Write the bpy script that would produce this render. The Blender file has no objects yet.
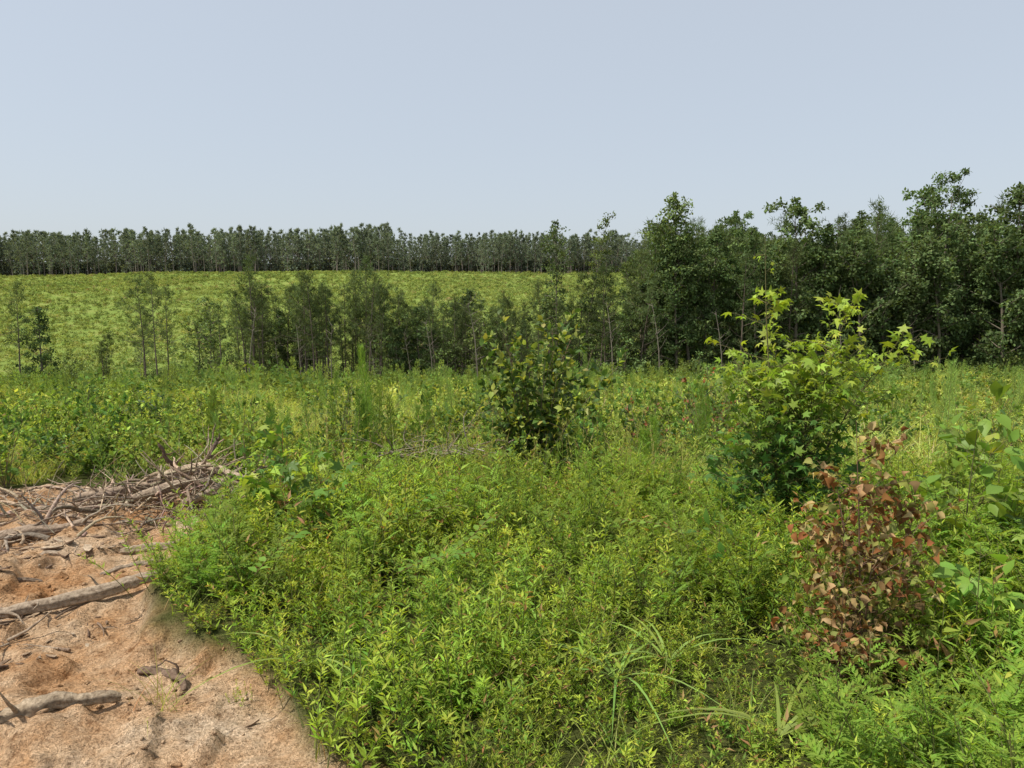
import bpy, math, numpy as np
from mathutils import Vector
rng = np.random.default_rng(11)
sc = bpy.context.scene
sc.view_settings.view_transform = 'Standard'
sc.view_settings.look = 'None'
sc.view_settings.exposure = 0

# ------------------------------------------------------------------ maths
def norm(v):
    return v / np.maximum(np.linalg.norm(v, axis=-1, keepdims=True), 1e-9)
def sstep(x, a, b):
    t = np.clip((x - a) / (b - a), 0, 1)
    return t * t * (3 - 2 * t)
_tab = np.random.default_rng(3).random((256, 256))
def vnoise(x, y, s=1.0, o=0):
    x = np.asarray(x, float) * s + 37.3 * o + 1000; y = np.asarray(y, float) * s + 11.7 * o + 1000
    xi = np.floor(x).astype(int); yi = np.floor(y).astype(int)
    fx = x - xi; fy = y - yi
    fx = fx * fx * (3 - 2 * fx); fy = fy * fy * (3 - 2 * fy)
    a = _tab[xi % 256, yi % 256]; b = _tab[(xi + 1) % 256, yi % 256]
    c = _tab[xi % 256, (yi + 1) % 256]; d = _tab[(xi + 1) % 256, (yi + 1) % 256]
    return (a * (1 - fx) + b * fx) * (1 - fy) + (c * (1 - fx) + d * fx) * fy
def fbm(x, y, s, n=4, o=0):
    r = 0; a = 1; t = 0
    for i in range(n):
        r = r + a * vnoise(x, y, s * 2 ** i, o + i); t += a; a *= .5
    return r / t

_yy = np.linspace(-100, 3000, 6201)
_zz = np.interp(_yy, [-100, 0, 6.3, 8.5, 13, 25, 45, 70, 86, 98, 160, 250, 300, 600, 3000],
                [.5, 0, 0, -.40, -1.0, -2.25, -4.1, -6.5, -7.6, -6.6, -.3, 9.2, 12.5, 20, 22])
_k = np.exp(-np.linspace(-2, 2, 9) ** 2); _k /= _k.sum()
_zs = np.convolve(np.pad(_zz, 4, mode='edge'), _k, mode='valid')
def dirt_mask(x, y):
    xb = np.interp(y, [-8, 1, 2.5, 3.16, 4.05, 4.7, 6.2, 7.2], [2.5, .5, -.42, -1.25, -1.95, -2.1, -2.1, -2.25])
    n = (fbm(x, y, 1.6, 3) - .5) * .8
    return sstep(xb - x + n, -.12, .12) * sstep(7.3 - y + n * .8, -.15, .15) * sstep(x, -16, -14)
def ground_h(x, y):
    x = np.asarray(x, float); y = np.asarray(y, float)
    z = np.interp(y, _yy, _zs)
    z = z + (fbm(x, y, .12, 3) - .5) * .8 * sstep(y, 9, 30)
    z = z + .014 * x * sstep(y, 20, 60) * (1 - sstep(y, 90, 200))
    z = z + 1.4 * np.exp(-((x + 55) / 70) ** 2) * sstep(y, 120, 250)
    z = z + (fbm(x, y, .02, 3, 5) - .5) * 3.5 * sstep(y, 110, 170)
    m = dirt_mask(x, y)
    z = z + m * ((fbm(x, y, .9, 3, 9) - .5) * .22 + (fbm(x, y, 3.5, 3, 12) - .5) * .08 + (np.abs(fbm(x, y, 9, 2, 15) - .5)) * .07 - .04)
    r = fbm(x * 1.3, y + x * .35, 2.4, 3, 20)
    z = z + m * sstep(r, .52, .60) * .05
    z = z + (1 - m) * (fbm(x, y, .5, 2, 30) - .5) * .2 * (1 - sstep(y, 9, 14))
    return z

# ------------------------------------------------------------------ mesh builder
class MB:
    def __init__(s):
        s.V = []; s.C = []; s.F3 = []; s.F4 = []; s.M3 = []; s.M4 = []; s.n = 0
    def add(s, v, f, c, m=0):
        v = np.asarray(v, float); f = np.asarray(f, int)
        c = np.broadcast_to(np.asarray(c, float), v.shape)
        s.V.append(v); s.C.append(c)
        if f.shape[1] == 3: s.F3.append(f + s.n); s.M3.append(np.full(len(f), m))
        else: s.F4.append(f + s.n); s.M4.append(np.full(len(f), m))
        s.n += len(v)
    def leaves(s, P, D, N, L, W, C, T, m=0):
        P = np.atleast_2d(P); n = len(P)
        D = norm(np.broadcast_to(D, (n, 3))); N = np.broadcast_to(N, (n, 3))
        S = norm(np.cross(D, N)); N2 = np.cross(S, D)
        L = np.broadcast_to(L, (n,))[:, None, None]; W = np.broadcast_to(W, (n,))[:, None, None]
        tv, tf = T; k = len(tv)
        v = P[:, None] + S[:, None] * W * tv[None, :, 0:1] + D[:, None] * L * tv[None, :, 1:2] + N2[:, None] * L * tv[None, :, 2:3]
        f = tf[None] + (np.arange(n) * k)[:, None, None]
        c = np.repeat(np.broadcast_to(C, (n, 3)), k, axis=0)
        s.add(v.reshape(-1, 3), f.reshape(-1, tf.shape[1]), c, m)
    def tube(s, pts, rad, sides=5, c=(.2, .15, .1), m=1, jit=0., cap=True, r=rng):
        pts = np.asarray(pts, float); n = len(pts); rad = np.broadcast_to(rad, (n,))
        t = norm(np.gradient(pts, axis=0))
        ref = np.array([0.31, 0.17, 1.]) if abs(t[0][2]) < .8 else np.array([1., .2, .1])
        a = norm(np.cross(t, ref)); b = np.cross(t, a)
        th = np.linspace(0, 2 * np.pi, sides, endpoint=False)
        R = rad[:, None] * (1 + jit * .35 * (r.random((n, sides)) - .5) * 2 + jit * 1.3 * np.sin(2 * th + r.random() * 6)[None] + jit * 1.2 * np.sin(5 * th + r.random() * 6)[None])
        v = pts[:, None] + (a[:, None] * np.cos(th)[None, :, None] + b[:, None] * np.sin(th)[None, :, None]) * R[:, :, None]
        i = np.arange(n - 1)[:, None] * sides; j = np.arange(sides)[None]; j2 = (j + 1) % sides
        f = np.stack([i + j, i + j2, i + sides + j2, i + sides + j], -1).reshape(-1, 4)
        cs = np.asarray(c, float)
        if jit > .1:
            streak = .75 + .5 * r.random(sides); cs = np.clip(np.repeat((cs[None] * streak[:, None])[None], n, 0).reshape(-1, 3), 0, 1)
        s.add(v.reshape(-1, 3), f, cs, m)
        if cap:
            for e in (0, n - 1):
                ring = v[e]; cv = np.vstack([ring, pts[e][None]])
                s.add(cv, np.stack([np.arange(sides), (np.arange(sides) + 1) % sides, np.full(sides, sides)], -1), np.minimum(np.asarray(c) * 1.35, 1), m)
    def build(s, name, mats, smooth=False):
        V = np.concatenate(s.V); C = np.concatenate(s.C)
        me = bpy.data.meshes.new(name)
        F3 = np.concatenate(s.F3) if s.F3 else np.zeros((0, 3), int)
        F4 = np.concatenate(s.F4) if s.F4 else np.zeros((0, 4), int)
        M = np.concatenate((s.M3 or [np.zeros(0, int)]) + (s.M4 or [np.zeros(0, int)]))
        li = np.concatenate([F3.ravel(), F4.ravel()])
        ls = np.concatenate([np.arange(len(F3)) * 3, len(F3) * 3 + np.arange(len(F4)) * 4])
        me.vertices.add(len(V)); me.vertices.foreach_set('co', V.astype(np.float32).ravel())
        me.loops.add(len(li)); me.loops.foreach_set('vertex_index', li.astype(np.int32))
        me.polygons.add(len(ls)); me.polygons.foreach_set('loop_start', ls.astype(np.int32))
        for mt in mats: me.materials.append(mt)
        me.polygons.foreach_set('material_index', M.astype(np.int32))
        me.update(calc_edges=True)
        if smooth: me.polygons.foreach_set('use_smooth', np.ones(len(ls), bool))
        at = me.color_attributes.new('tint', 'FLOAT_COLOR', 'POINT')
        at.data.foreach_set('color', np.hstack([C, np.ones((len(C), 1))]).astype(np.float32).ravel())
        return me

def A(*r): return np.array(r, float)
T_DIA = (A([0, 0, 0], [.5, .45, .03], [0, 1, -.05], [-.5, .45, .03]), np.array([[0, 1, 2, 3]]))
T_TRI = (A([-.5, 0, 0], [.5, 0, 0], [0, 1, 0]), np.array([[0, 1, 2]]))
T_LAN = (A([0, 0, 0], [.5, .35, .05], [0, .4, -.02], [-.5, .35, .05], [0, 1, -.18]), np.array([[0, 1, 2], [0, 2, 3], [2, 1, 4], [3, 2, 4]]))
T_OVA = (A([0, 0, 0], [.42, .25, .06], [.5, .55, .04], [0, .3, 0], [0, .62, -.03], [-.5, .55, .04], [-.42, .25, .06], [0, 1, -.16]),
         np.array([[0, 1, 3], [0, 3, 6], [1, 2, 4], [1, 4, 3], [3, 4, 5], [3, 5, 6], [2, 7, 4], [4, 7, 5]]))
T_DRY = (A([0, 0, 0], [.30, .25, .22], [.22, .6, .30], [0, .3, 0], [.05, .62, -.05], [-.42, .55, .25], [-.25, .2, .16], [.2, .85, -.38]),
         np.array([[0, 1, 3], [0, 3, 6], [1, 2, 4], [1, 4, 3], [3, 4, 5], [3, 5, 6], [2, 7, 4], [4, 7, 5]]))
def star(fold=.12):
    v = [[0, .3, .0]]; f = []
    ang = [180, 128, 98, 66, 34, 0, -34, -66, -98, -128]
    rad = [.30, .55, .26, .72, .30, .75, .30, .72, .26, .55]
    for a_, r_ in zip(ang, rad):
        a = math.radians(a_); v.append([math.sin(a) * r_, .3 + math.cos(a) * r_, -fold * r_ if r_ > .4 else .05])
    for i in range(10): f.append([0, 1 + i, 1 + (i + 1) % 10])
    return (np.array(v, float), np.array(f))
T_STAR = star(.3)
def blade(k=5, droop=.5):
    v = []; f = []
    for i in range(k):
        t = i / k; w = .5 * (1 - t ** 2)
        y = t * (1 - .2 * t); z = -droop * t * t
        v += [[-w, y, z], [w, y, z]]
    v.append([0, .8, -droop])
    for i in range(k - 1): f += [[2 * i, 2 * i + 1, 2 * i + 3], [2 * i, 2 * i + 3, 2 * i + 2]]
    f.append([2 * k - 2, 2 * k - 1, 2 * k])
    return (np.array(v, float), np.array(f))
T_BLADE = blade(); T_BL3 = blade(3); T_BL2 = blade(2, .35)

def rvec(r, n, up=0.):
    v = r.normal(size=(n, 3)); v = norm(v); v[:, 2] += up
    return norm(v)
def jc(r, base, n, j=.25, hue=.12):
    base = np.asarray(base, float)
    k = 1 + (r.random((n, 1)) - .5) * 2 * j
    h = 1 + (r.random((n, 3)) - .5) * 2 * hue
    return np.clip(base * k * h, 0, 1)
def path(r, base, d, L, n=6, bend=.3, grav=0., wob=.05):
    d = np.asarray(d, float) / np.linalg.norm(d); p = [np.asarray(base, float)]
    side = r.normal(size=3) * bend
    for i in range(1, n):
        d = d + side / n + np.array([0, 0, grav / n]) + r.normal(size=3) * wob
        d = d / np.linalg.norm(d); p.append(p[-1] + d * L / (n - 1))
    return np.array(p)
def along(p, t):
    t = np.asarray(t, float) * (len(p) - 1); i = np.clip(t.astype(int), 0, len(p) - 2); f = (t - i)[:, None]
    return p[i] * (1 - f) + p[i + 1] * f, norm(p[i + 1] - p[i])

# ------------------------------------------------------------------ materials
def new_mat(name):
    m = bpy.data.materials.new(name); m.use_nodes = True
    nt = m.node_tree; nt.nodes.clear(); return m, nt, nt.nodes, nt.links
def leaf_mat(name, trans=.4, rough=None, spec=.3, vr=.3, gain=1., hue=.49, hv=.02, sat=1., attr=False):
    """leaf tint from the mesh, varied per plant; glossy coat only when rough is given"""
    m, nt, N, L = new_mat(name)
    at = N.new('ShaderNodeAttribute'); at.attribute_name = 'tint'
    if attr:
        oi = N.new('ShaderNodeAttribute'); oi.attribute_name = 'rnd'; rnd = oi.outputs['Fac']
    else:
        oi = N.new('ShaderNodeObjectInfo'); rnd = oi.outputs['Random']
    mr = N.new('ShaderNodeMapRange')
    mr.inputs['To Min'].default_value = (1 - vr) * gain; mr.inputs['To Max'].default_value = (1 + vr) * gain
    L.new(rnd, mr.inputs['Value'])
    fr = N.new('ShaderNodeMath'); fr.operation = 'MULTIPLY'; fr.inputs[1].default_value = 17.31; L.new(rnd, fr.inputs[0])
    f2 = N.new('ShaderNodeMath'); f2.operation = 'FRACT'; L.new(fr.outputs[0], f2.inputs[0])
    mh = N.new('ShaderNodeMapRange'); mh.inputs['To Min'].default_value = hue - hv; mh.inputs['To Max'].default_value = hue + hv
    L.new(f2.outputs[0], mh.inputs['Value'])
    hs = N.new('ShaderNodeHueSaturation'); L.new(at.outputs['Color'], hs.inputs['Color']); hs.inputs['Saturation'].default_value = sat
    L.new(mh.outputs['Result'], hs.inputs['Hue']); L.new(mr.outputs['Result'], hs.inputs['Value'])
    out = hs.outputs['Color']
    if rough is not None:
        p = N.new('ShaderNodeBsdfPrincipled'); p.inputs['Roughness'].default_value = rough
        p.inputs['Specular IOR Level'].default_value = spec; L.new(out, p.inputs['Base Color'])
    else:
        p = N.new('ShaderNodeBsdfDiffuse'); L.new(out, p.inputs['Color'])
    t = N.new('ShaderNodeBsdfTranslucent')
    tm = N.new('ShaderNodeMixRGB'); tm.blend_type = 'MULTIPLY'; tm.inputs[0].default_value = 1
    tm.inputs[2].default_value = (1.3, 1.2, .5, 1); L.new(out, tm.inputs[1]); L.new(tm.outputs[0], t.inputs['Color'])
    mx = N.new('ShaderNodeMixShader'); mx.inputs[0].default_value = trans
    L.new(p.outputs[0], mx.inputs[1]); L.new(t.outputs[0], mx.inputs[2])
    o = N.new('ShaderNodeOutputMaterial'); L.new(mx.outputs[0], o.inputs[0])
    return m
def bark_mat(name, scale=30, bump=.4, simple=False):
    m, nt, N, L = new_mat(name)
    at = N.new('ShaderNodeAttribute'); at.attribute_name = 'tint'
    o = N.new('ShaderNodeOutputMaterial')
    if simple:
        d = N.new('ShaderNodeBsdfDiffuse'); L.new(at.outputs['Color'], d.inputs['Color']); L.new(d.outputs[0], o.inputs[0]); return m
    tc = N.new('ShaderNodeTexCoord')
    nz = N.new('ShaderNodeTexNoise'); nz.inputs['Scale'].default_value = scale; nz.inputs['Detail'].default_value = 8; nz.inputs['Roughness'].default_value = .7
    L.new(tc.outputs['Object'], nz.inputs['Vector'])
    cr = N.new('ShaderNodeValToRGB'); cr.color_ramp.elements[0].position = .35; cr.color_ramp.elements[1].position = .65
    cr.color_ramp.elements[0].color = (.5, .46, .43, 1); cr.color_ramp.elements[1].color = (1.25, 1.25, 1.25, 1)
    L.new(nz.outputs['Fac'], cr.inputs[0])
    mu = N.new('ShaderNodeMixRGB'); mu.blend_type = 'MULTIPLY'; mu.inputs[0].default_value = 1
    L.new(at.outputs['Color'], mu.inputs[1]); L.new(cr.outputs[0], mu.inputs[2])
    bp = N.new('ShaderNodeBump'); bp.inputs['Strength'].default_value = bump; bp.inputs['Distance'].default_value = .02
    L.new(nz.outputs['Fac'], bp.inputs['Height'])
    p = N.new('ShaderNodeBsdfPrincipled'); p.inputs['Roughness'].default_value = .9; p.inputs['Specular IOR Level'].default_value = .15
    L.new(mu.outputs[0], p.inputs['Base Color']); L.new(bp.outputs[0], p.inputs['Normal']); L.new(p.outputs[0], o.inputs[0])
    return m
M_weed = leaf_mat('weed_leaf', .46, .55, .18, .24, 1.5, .480, .018)
M_field = leaf_mat('field_leaf', .4, None, 0, .30, 1.75, .477, .018, .95)
M_meadow = leaf_mat('meadow_leaf', .4, None, 0, .30, 1.75, .477, .018, .95, attr=True)
M_hill = leaf_mat('hill_leaf', .3, None, 0, .28, 1.4, .474, .014, .9, attr=True)
M_tree = leaf_mat('tree_leaf', .32, None, 0, .28, 1.75, .478, .012, .84)
M_far_haze = leaf_mat('hazed_far_pine_needles', .3, None, 0, .25, 2.6, .49, .01, .55)  # paler and greyer: distance haze painted into the foliage colour
M_shrub = leaf_mat('shrub_leaf', .42, .45, .25, .1, 1.4, .486, .01)
M_dry = leaf_mat('dry_leaf', .25, None, 0, .1, 1.25, .512, .01, .95)
M_bark = bark_mat('bark', simple=True)
M_wood = bark_mat('weathered_wood', 45, .8)
LM = [M_weed, M_bark]

# ------------------------------------------------------------------ ground
def axis(segs):
    o = []
    for a, b, st in segs: o.append(np.arange(a, b, st))
    o.append([segs[-1][1]]); return np.concatenate(o)
xs = axis([(-3000, -400, 200), (-400, -120, 10), (-120, -30, 3), (-30, -7, .6), (-7, 0, .022), (0, 6, .12), (6, 30, .6), (30, 120, 3), (120, 400, 10), (400, 3000, 200)])
ys = axis([(-60, -5, 5), (-5, 1.6, .25), (1.6, 7.8, .022), (7.8, 20, .25), (20, 100, 1.2), (100, 320, 3), (320, 600, 20), (600, 3000, 150)])
X, Y = np.meshgrid(xs, ys); Z = ground_h(X, Y)
nx, ny = len(xs), len(ys)
i = np.arange(ny - 1)[:, None] * nx; j = np.arange(nx - 1)[None]
F = np.stack([i + j, i + j + 1, i + nx + j + 1, i + nx + j], -1).reshape(-1, 4)
mk = dirt_mask(X, Y).ravel(); hl = sstep(Y, 60, 90).ravel(); fo = sstep(Y, 254, 262).ravel()
gb = MB(); gb.add(np.stack([X.ravel(), Y.ravel(), Z.ravel()], -1), F, np.stack([mk, hl, fo], -1), 0)
m, nt, N, L = new_mat('ground_soil')
at = N.new('ShaderNodeAttribute'); at.attribute_name = 'tint'
sp = N.new('ShaderNodeSeparateColor'); L.new(at.outputs['Color'], sp.inputs[0])
geo = N.new('ShaderNodeNewGeometry')
def noise(s, d=6, r=.6):
    n = N.new('ShaderNodeTexNoise'); n.inputs['Scale'].default_value = s; n.inputs['Detail'].default_value = d; n.inputs['Roughness'].default_value = r
    L.new(geo.outputs['Position'], n.inputs['Vector']); return n
def ramp(src, els):
    c = N.new('ShaderNodeValToRGB'); e = c.color_ramp.elements
    while len(e) < len(els): e.new(.5)
    for k, (p, col) in zip(e, els): k.position = p; k.color = (*col, 1)
    L.new(src, c.inputs[0]); return c
def mix(a, b, f, t='MIX'):
    x = N.new('ShaderNodeMixRGB'); x.blend_type = t
    if hasattr(f, 'links'): L.new(f, x.inputs[0])
    else: x.inputs[0].default_value = f
    L.new(a, x.inputs[1]); L.new(b, x.inputs[2]); return x
n1 = noise(1.3, 6, .7); n2 = noise(14, 6, .75); n3 = noise(80, 3, .7); n4 = noise(.25, 6, .7)
d1 = ramp(n1.outputs['Fac'], [(.34, (.56, .29, .13)), (.44, (.68, .42, .23)), (.54, (.78, .56, .36)), (.66, (.84, .68, .50))])
d2 = ramp(n2.outputs['Fac'], [(.32, (.38, .31, .26)), (.44, (.84, .80, .77)), (.75, (1.16, 1.14, 1.12))])
dm = mix(d1.outputs[0], d2.outputs[0], 1., 'MULTIPLY')
d3 = ramp(n3.outputs['Fac'], [(.34, (.5, .47, .44)), (.58, (1.08, 1.08, 1.08))])
dm = mix(dm.outputs[0], d3.outputs[0], .85, 'MULTIPLY')
g1 = ramp(n2.outputs['Fac'], [(.35, (.05, .06, .02)), (.55, (.10, .115, .035)), (.75, (.2, .15, .07))])
h1 = ramp(n4.outputs['Fac'], [(.3, (.14, .20, .045)), (.5, (.19, .25, .06)), (.62, (.22, .25, .07)), (.78, (.27, .24, .10))])
gm = mix(g1.outputs[0], h1.outputs[0], sp.outputs['Green'])
floor_shade = ramp(n4.outputs['Fac'], [(.3, (.03, .035, .018)), (.7, (.07, .06, .035))])  # dark forest floor: shade under the pines put into the ground colour
gm = mix(gm.outputs[0], floor_shade.outputs[0], sp.outputs['Blue'])
fm = mix(gm.outputs[0], dm.outputs[0], sp.outputs['Red'])
bp = N.new('ShaderNodeBump'); bp.inputs['Strength'].default_value = 1.; bp.inputs['Distance'].default_value = .08
L.new(n2.outputs['Fac'], bp.inputs['Height'])
bp2 = N.new('ShaderNodeBump'); bp2.inputs['Strength'].default_value = 1.; bp2.inputs['Distance'].default_value = .014
L.new(n3.outputs['Fac'], bp2.inputs['Height']); L.new(bp.outputs[0], bp2.inputs['Normal'])
p = N.new('ShaderNodeBsdfDiffuse')
L.new(fm.outputs[0], p.inputs['Color']); L.new(bp2.outputs[0], p.inputs['Normal'])
o = N.new('ShaderNodeOutputMaterial'); L.new(p.outputs[0], o.inputs[0])
M_ground = m
def obj(name, me, loc=(0, 0, 0), rot=(0, 0, 0), scl=(1, 1, 1)):
    ob = bpy.data.objects.new(name, me); ob.location = loc; ob.rotation_euler = rot; ob.scale = scl
    sc.collection.objects.link(ob); return ob
obj('ground', gb.build('ground', [M_ground], True))

# ------------------------------------------------------------------ scatter via geometry nodes
def make_coll(name, meshes):
    c = bpy.data.collections.new(name)
    for k, me in enumerate(meshes):
        ob = bpy.data.objects.new('%s_%02d' % (name, k), me); c.objects.link(ob)
    return c
def scatter(name, pts, scl, idx, coll, tilt=.12, r=rng, realize=False):
    n = len(pts); me = bpy.data.meshes.new(name)
    me.vertices.add(n); me.vertices.foreach_set('co', np.asarray(pts, np.float32).ravel()); me.update()
    rot = np.stack([r.normal(size=n) * tilt, r.normal(size=n) * tilt, r.random(n) * 6.283], -1)
    if np.ndim(scl) == 1: scl = np.repeat(np.asarray(scl)[:, None], 3, 1)
    a = me.attributes.new('rot', 'FLOAT_VECTOR', 'POINT'); a.data.foreach_set('vector', rot.astype(np.float32).ravel())
    a = me.attributes.new('scl', 'FLOAT_VECTOR', 'POINT'); a.data.foreach_set('vector', np.asarray(scl, np.float32).ravel())
    a = me.attributes.new('idx', 'INT', 'POINT'); a.data.foreach_set('value', np.asarray(idx, np.int32))
    a = me.attributes.new('rnd', 'FLOAT', 'POINT'); a.data.foreach_set('value', r.random(n).astype(np.float32))
    g = bpy.data.node_groups.new(name, 'GeometryNodeTree')
    g.interface.new_socket('Geometry', in_out='INPUT', socket_type='NodeSocketGeometry')
    g.interface.new_socket('Geometry', in_out='OUTPUT', socket_type='NodeSocketGeometry')
    gi = g.nodes.new('NodeGroupInput'); go = g.nodes.new('NodeGroupOutput')
    ip = g.nodes.new('GeometryNodeInstanceOnPoints'); ci = g.nodes.new('GeometryNodeCollectionInfo')
    ci.inputs['Collection'].default_value = coll
    ci.inputs['Separate Children'].default_value = True; ci.inputs['Reset Children'].default_value = True
    def na(nm, ty):
        q = g.nodes.new('GeometryNodeInputNamedAttribute'); q.data_type = ty; q.inputs['Name'].default_value = nm
        return [o for o in q.outputs if o.enabled and o.name == 'Attribute'][0]
    g.links.new(gi.outputs[0], ip.inputs['Points']); g.links.new(ci.outputs[0], ip.inputs['Instance'])
    ip.inputs['Pick Instance'].default_value = True
    g.links.new(na('idx', 'INT'), ip.inputs['Instance Index'])
    g.links.new(na('rot', 'FLOAT_VECTOR'), ip.inputs['Rotation'])
    g.links.new(na('scl', 'FLOAT_VECTOR'), ip.inputs['Scale'])
    if realize:
        src = ip.outputs[0]
        for nm in ('rot', 'scl', 'idx'):
            q = g.nodes.new('GeometryNodeRemoveAttribute'); q.inputs['Name'].default_value = nm; g.links.new(src, q.inputs[0]); src = q.outputs[0]
        rz = g.nodes.new('GeometryNodeRealizeInstances'); g.links.new(src, rz.inputs[0]); g.links.new(rz.outputs[0], go.inputs[0])
    else:
        g.links.new(ip.outputs[0], go.inputs[0])
    ob = obj(name, me); md = ob.modifiers.new('scatter', 'NODES'); md.node_group = g
    return ob

# ------------------------------------------------------------------ plant generators
BRIGHT = (.16, .28, .035); LIME = (.26, .35, .05); DARK = (.045, .10, .022); STEM = (.12, .14, .05)
def weed(seed, H=.34, R=.16, nst=9, nl=22, ll=.05, lw=.012, col=BRIGHT, tipc=LIME, T=T_LAN, dead=.03, mat=None):
    r = np.random.default_rng(seed); mb = MB()
    for s_ in range(nst):
        b = np.array([*(r.normal(size=2) * R * .5), -.02]); d = [b[0] * 2 + r.normal() * .15, b[1] * 2 + r.normal() * .15, .8]
        h = H * (.6 + .6 * r.random()); p = path(r, b, d, h, 5, .25, .1, .06)
        mb.tube(p, np.linspace(.0025, .001, 5), 3, STEM, 0, cap=False)
        t = np.sort(r.random(nl) ** .7) * .93 + .07; P, D = along(p, t)
        az = np.arange(nl) * 2.4 + r.random() * 6
        out = np.stack([np.cos(az), np.sin(az), .35 + .4 * r.random(nl)], -1) + D * .35
        c = jc(r, col, nl, .25) * (1 - t[:, None] ** 3) + jc(r, tipc, nl, .2) * t[:, None] ** 3
        dd = r.random(nl) < dead; c[dd] = jc(r, (.25, .17, .06), int(dd.sum()), .3)
        sz = (1.15 - .5 * t) * (.7 + .6 * r.random(nl))
        mb.leaves(P, out, rvec(r, nl, 1.5), ll * sz, lw * sz, c, T)
    return mb.build('weed', [mat or M_weed, M_bark])
def ragweed(seed, H=.5, nst=4, col=(.13, .23, .033)):
    r = np.random.default_rng(seed); mb = MB()
    for s_ in range(nst):
        b = np.array([*(r.normal(size=2) * .06), -.02]); d = [r.normal() * .35, r.normal() * .35, 1]
        h = H * (.6 + .6 * r.random()); p = path(r, b, d, h, 6, .3, .1, .05)
        mb.tube(p, np.linspace(.004, .0015, 6), 4, STEM, 0, cap=False)
        nl = 14; t = np.linspace(.15, 1, nl); P, D = along(p, t); az = np.arange(nl) * 2.2 + r.random() * 6
        for k in range(nl):
            o = norm(np.array([math.cos(az[k]), math.sin(az[k]), .45 + .5 * r.random()]) + D[k] * .4)
            ln = (.13 - .06 * t[k]) * (.8 + .4 * r.random())
            q = path(r, P[k], o, ln, 4, .1, -.5, .02)
            for e, tt in enumerate(np.linspace(.25, .95, 5)):
                Q, E = along(q, np.array([tt])); S = norm(np.cross(E[0], [0, 0, 1]))
                w = ln * .42 * math.sin(math.pi * (.25 + .65 * tt))
                for sg in (-1, 1):
                    dd = S * sg + E[0] * .8
                    mb.leaves(Q, dd, A([0, 0, 1]) + r.normal(size=(1, 3)) * .2, w, w * .32, jc(r, col, 1, .2), T_DIA)
                    mb.leaves(Q + S * sg * w * .35, dd * .6 + E[0] * .9, A([0, 0, 1]), w * .6, w * .2, jc(r, col, 1, .2), T_TRI)
            mb.leaves(q[-1:], q[-1] - q[-2], A([0, 0, 1]), ln * .25, ln * .08, jc(r, col, 1, .2), T_DIA)
    return mb.build('ragweed', LM)
def dogfennel(seed, H=1.2, W=.10, n=900, col=(.085, .18, .04), mat=M_field, lw=.004, mul=1):
    r = np.random.default_rng(seed); mb = MB()
    for q_ in range(mul):
        p = path(r, [r.normal() * .08 * (mul > 1), r.normal() * .08 * (mul > 1), -.05], [r.normal() * .04, r.normal() * .04, 1], H * (1 - .15 * q_), 7, .08, .1, .015)
        mb.tube(p, np.linspace(.006, .002, 7), 4, STEM, 0, cap=False)
        t = .08 + .92 * r.random(n); P, D = along(p, t); az = r.random(n) * 6.283
        rr = W * (1.1 - t) ** .6 * np.sqrt(r.random(n))
        O = np.stack([np.cos(az), np.sin(az), az * 0], -1)
        P = P + O * rr[:, None] * .8 + A([0, 0, 1]) * rr[:, None] * .8
        mb.leaves(P, O * .5 + rvec(r, n) * .3 + A([0, 0, .9]), rvec(r, n), .03 + .05 * r.random(n), lw, jc(r, col, n, .3), T_TRI)
    return mb.build('dogfennel', [mat, M_bark])
def grass(seed, n=60, L=.55, w=.006, col=(.16, .22, .05), R=.12, mat=M_field, T=None):
    r = np.random.default_rng(seed); mb = MB()
    P = np.stack([r.normal(size=n) * R, r.normal(size=n) * R, np.full(n, -.03)], -1)
    az = r.random(n) * 6.283; sp_ = .15 + .45 * r.random(n)
    D = np.stack([np.cos(az) * sp_, np.sin(az) * sp_, np.ones(n)], -1); Nn = np.stack([-np.cos(az), -np.sin(az), .2 + az * 0], -1)
    c = jc(r, col, n, .3, .15); dd = r.random(n) < .12; c[dd] = jc(r, (.30, .26, .12), int(dd.sum()), .2)
    mb.leaves(P, D, Nn, L * (.5 + .6 * r.random(n)), w, c, T or T_BLADE)
    return mb.build('grass', [mat, M_bark])
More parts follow.
